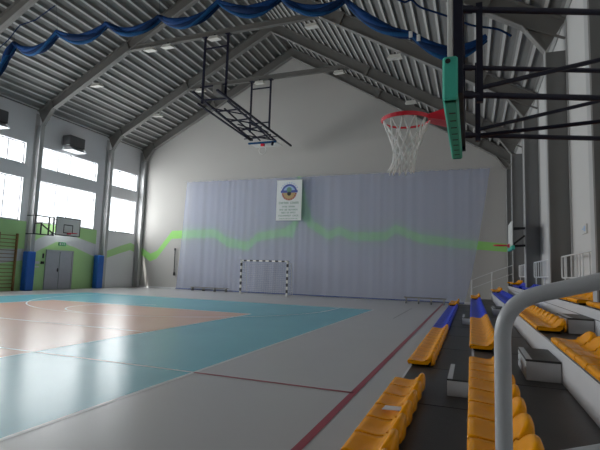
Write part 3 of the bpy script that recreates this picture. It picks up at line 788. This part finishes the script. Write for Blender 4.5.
for t in range(4):
    a,b,c=FAR[t]; nm=('front','second','third','fourth')[t]
    if t<3:
        n=run(t,a,b,'o','%s row middle block'%nm,'beyond the aisle gap','%s row seats'%nm)
        y=a+n*SW
    else:
        run(t,7.75,4.8,'o','fourth row nearest block','from the near grey column','fourth row seats')
        n=run(t,a,b,'o','fourth row middle block','beyond the near grey column','fourth row seats'); y=12.5
    n=run(t,y,c,'b','%s row'%nm,'from the near end of the blue run','%s row seats'%nm)
    y+=n*SW+(.05 if t else .12)
    run(t,y,23.4,'o','%s row far end'%nm,'past the blue run','%s row seats'%nm)
pq=MB()
for zo in (.0,.003): pq.add([(-.80,4.43,.226+zo),(-.57,4.47,.226+zo),(-.565,4.60,.226+zo),(-.79,4.57,.226+zo)],[(0,1,2,3)])
tag(pq.build('paper_sheet',M['paper']),'white strip of paper lying on an orange front row seat','paper')

# ------------------------------------------------------------------ railings
hr=thing('handrail','thick grey tubular handrail with a bend in the near right foreground','handrail',(.08,1.3,.46))
def fillet(pts,r,n=10):
    out=[Vector(pts[0])]
    for a,b,c in zip(pts,pts[1:],pts[2:]):
        a,b,c=Vector(a),Vector(b),Vector(c)
        p=b+(a-b).normalized()*r; q=b+(c-b).normalized()*r
        for k in range(n+1):
            t=k/n; out.append((1-t)**2*p+2*t*(1-t)*b+t*t*q)
    out.append(Vector(pts[-1])); return out
hx=.075
MB().tube(fillet([(hx,1.3,.47),(hx,1.3,1.445),(1.45,1.3,1.83),(1.45,1.3,.80)],.095,12),.0205,16).build('top_tube',M['rail'],hr)
MB().tube([(hx,1.3,1.03),(1.45,1.3,1.50)],.0205,14).build('mid_tube',M['rail'],hr)
MB().tube([(hx,1.3,.462),(hx,1.3,.475)],.05,16).tube([(1.45,1.3,.782),(1.45,1.3,.795)],.05,16).build('base_flange',M['rail'],hr)
def guard(label,ya,yb,x=2.0):
    t=thing('guard_rail',label,'railing',(x,(ya+yb)/2,ZD[3]),'white guard rails along the right wall')
    zt_,zm=2.02,1.53; r_=.018
    MB().tube(fillet([(x,yb,zm+.01),(x,ya,zm),(x,ya,zt_),(x,yb,zt_)],.07,6),r_,8).tube([(x,yb,zm+.01),(x,yb,zt_)],r_,8).build('loop',M['whiterail'],t)
    n=max(2,int(abs(yb-ya)/.5))
    for k in range(1,n):
        y=ya+(yb-ya)*k/n; MB().tube([(x,y,zm),(x,y,zt_)],.012,6).build('bar',M['whiterail'],t)
    for y in (ya+(yb-ya)*.1,ya+(yb-ya)*.5,ya+(yb-ya)*.9):
        MB().tube([(x,y,ZD[3]),(x,y,zt_)],r_,8).build('post',M['whiterail'],t)
guard('white guard rail between the two nearest right-hand columns',12.15,8.4)
guard('white guard rail between the second and third right-hand columns',17.15,12.6)
guard('white guard rail between the third and fourth right-hand columns',22.3,17.7)
er=thing('end_rail','pale sloping rail closing the far end of the stand','railing',(.9,23.6,0))
m_=MB()
pts=[(.02,.44,1.32),(.93,.80,1.72),(2.0,1.1,2.15)]
EY=23.58
for x,a,b in pts: MB().tube([(x,EY,0.0),(x,EY,b)],.03,8).build('post',M['whiterail'],er)
MB().tube([(x,EY,b-.02) for x,a,b in pts],.018,8).build('top_rail',M['whiterail'],er)
MB().tube([(x,EY,b-.42) for x,a,b in pts],.014,8).build('mid_rail',M['whiterail'],er)
rs=thing('wall_sign','small pale sign high on the right wall above the guard rail','sign',(XR,10.9,2.5))
MB().bbox((XR-.03,10.72,2.46),(XR-.001,11.12,2.66),.006).build('sign_plate',M['panel_r'],rs)
MB().box((XR-.034,10.80,2.51),(XR-.03,10.92,2.62)).box((XR-.034,10.96,2.55),(XR-.03,11.06,2.58)).build('pictogram',M['ink_sky'],rs)

# ------------------------------------------------------------------ camera
cam=bpy.data.cameras.new('camera'); co=bpy.data.objects.new('camera',cam); C.objects.link(co)
yaw,pitch,roll,fpx=-.36393,.10034,.03144,451.
fwd=Vector((math.sin(yaw)*math.cos(pitch),math.cos(yaw)*math.cos(pitch),math.sin(pitch)))
r0=Vector((math.cos(yaw),-math.sin(yaw),0)); u0=r0.cross(fwd)
rt=r0*math.cos(roll)+u0*math.sin(roll); up=-r0*math.sin(roll)+u0*math.cos(roll)
from mathutils import Matrix
co.matrix_world=Matrix(((rt.x,up.x,-fwd.x,0),(rt.y,up.y,-fwd.y,0),(rt.z,up.z,-fwd.z,1.51),(0,0,0,1)))
cam.sensor_width=36; cam.lens=fpx*36/600; cam.clip_start=.05; cam.clip_end=200
bpy.context.scene.camera=co

# ------------------------------------------------------------------ daylight
wd=bpy.data.worlds.new('overcast_sky'); bpy.context.scene.world=wd; wd.use_nodes=True
bg=wd.node_tree.nodes['Background']; bg.inputs['Color'].default_value=(.95,.98,1,1); bg.inputs['Strength'].default_value=2.2
for bi,(a,b) in enumerate(BAYS):
    for ri,(z0,z1) in enumerate(ROWS):
        L=bpy.data.lights.new('window_daylight','AREA'); L.shape='RECTANGLE'; L.size=b-a; L.size_y=z1-z0
        L.energy=(b-a)*(z1-z0)*WINP; L.color=(1,.99,.975)
        o=bpy.data.objects.new('window_daylight',L); C.objects.link(o); o.location=(XL-.34,(a+b)/2,(z0+z1)/2)
        o.rotation_euler=(R(90),0,R(-90))
sn=bpy.data.lights.new('sun','SUN'); sn.energy=7.0; sn.angle=R(.6); sn.color=(1,.95,.86)
so=bpy.data.objects.new('sun',sn); C.objects.link(so); so.location=(-40,-20,40)
so.rotation_euler=Vector((.25,.45,-1.0)).to_track_quat('-Z','Y').to_euler()
vs=bpy.context.scene.view_settings; vs.view_transform='Standard'; vs.exposure=0.
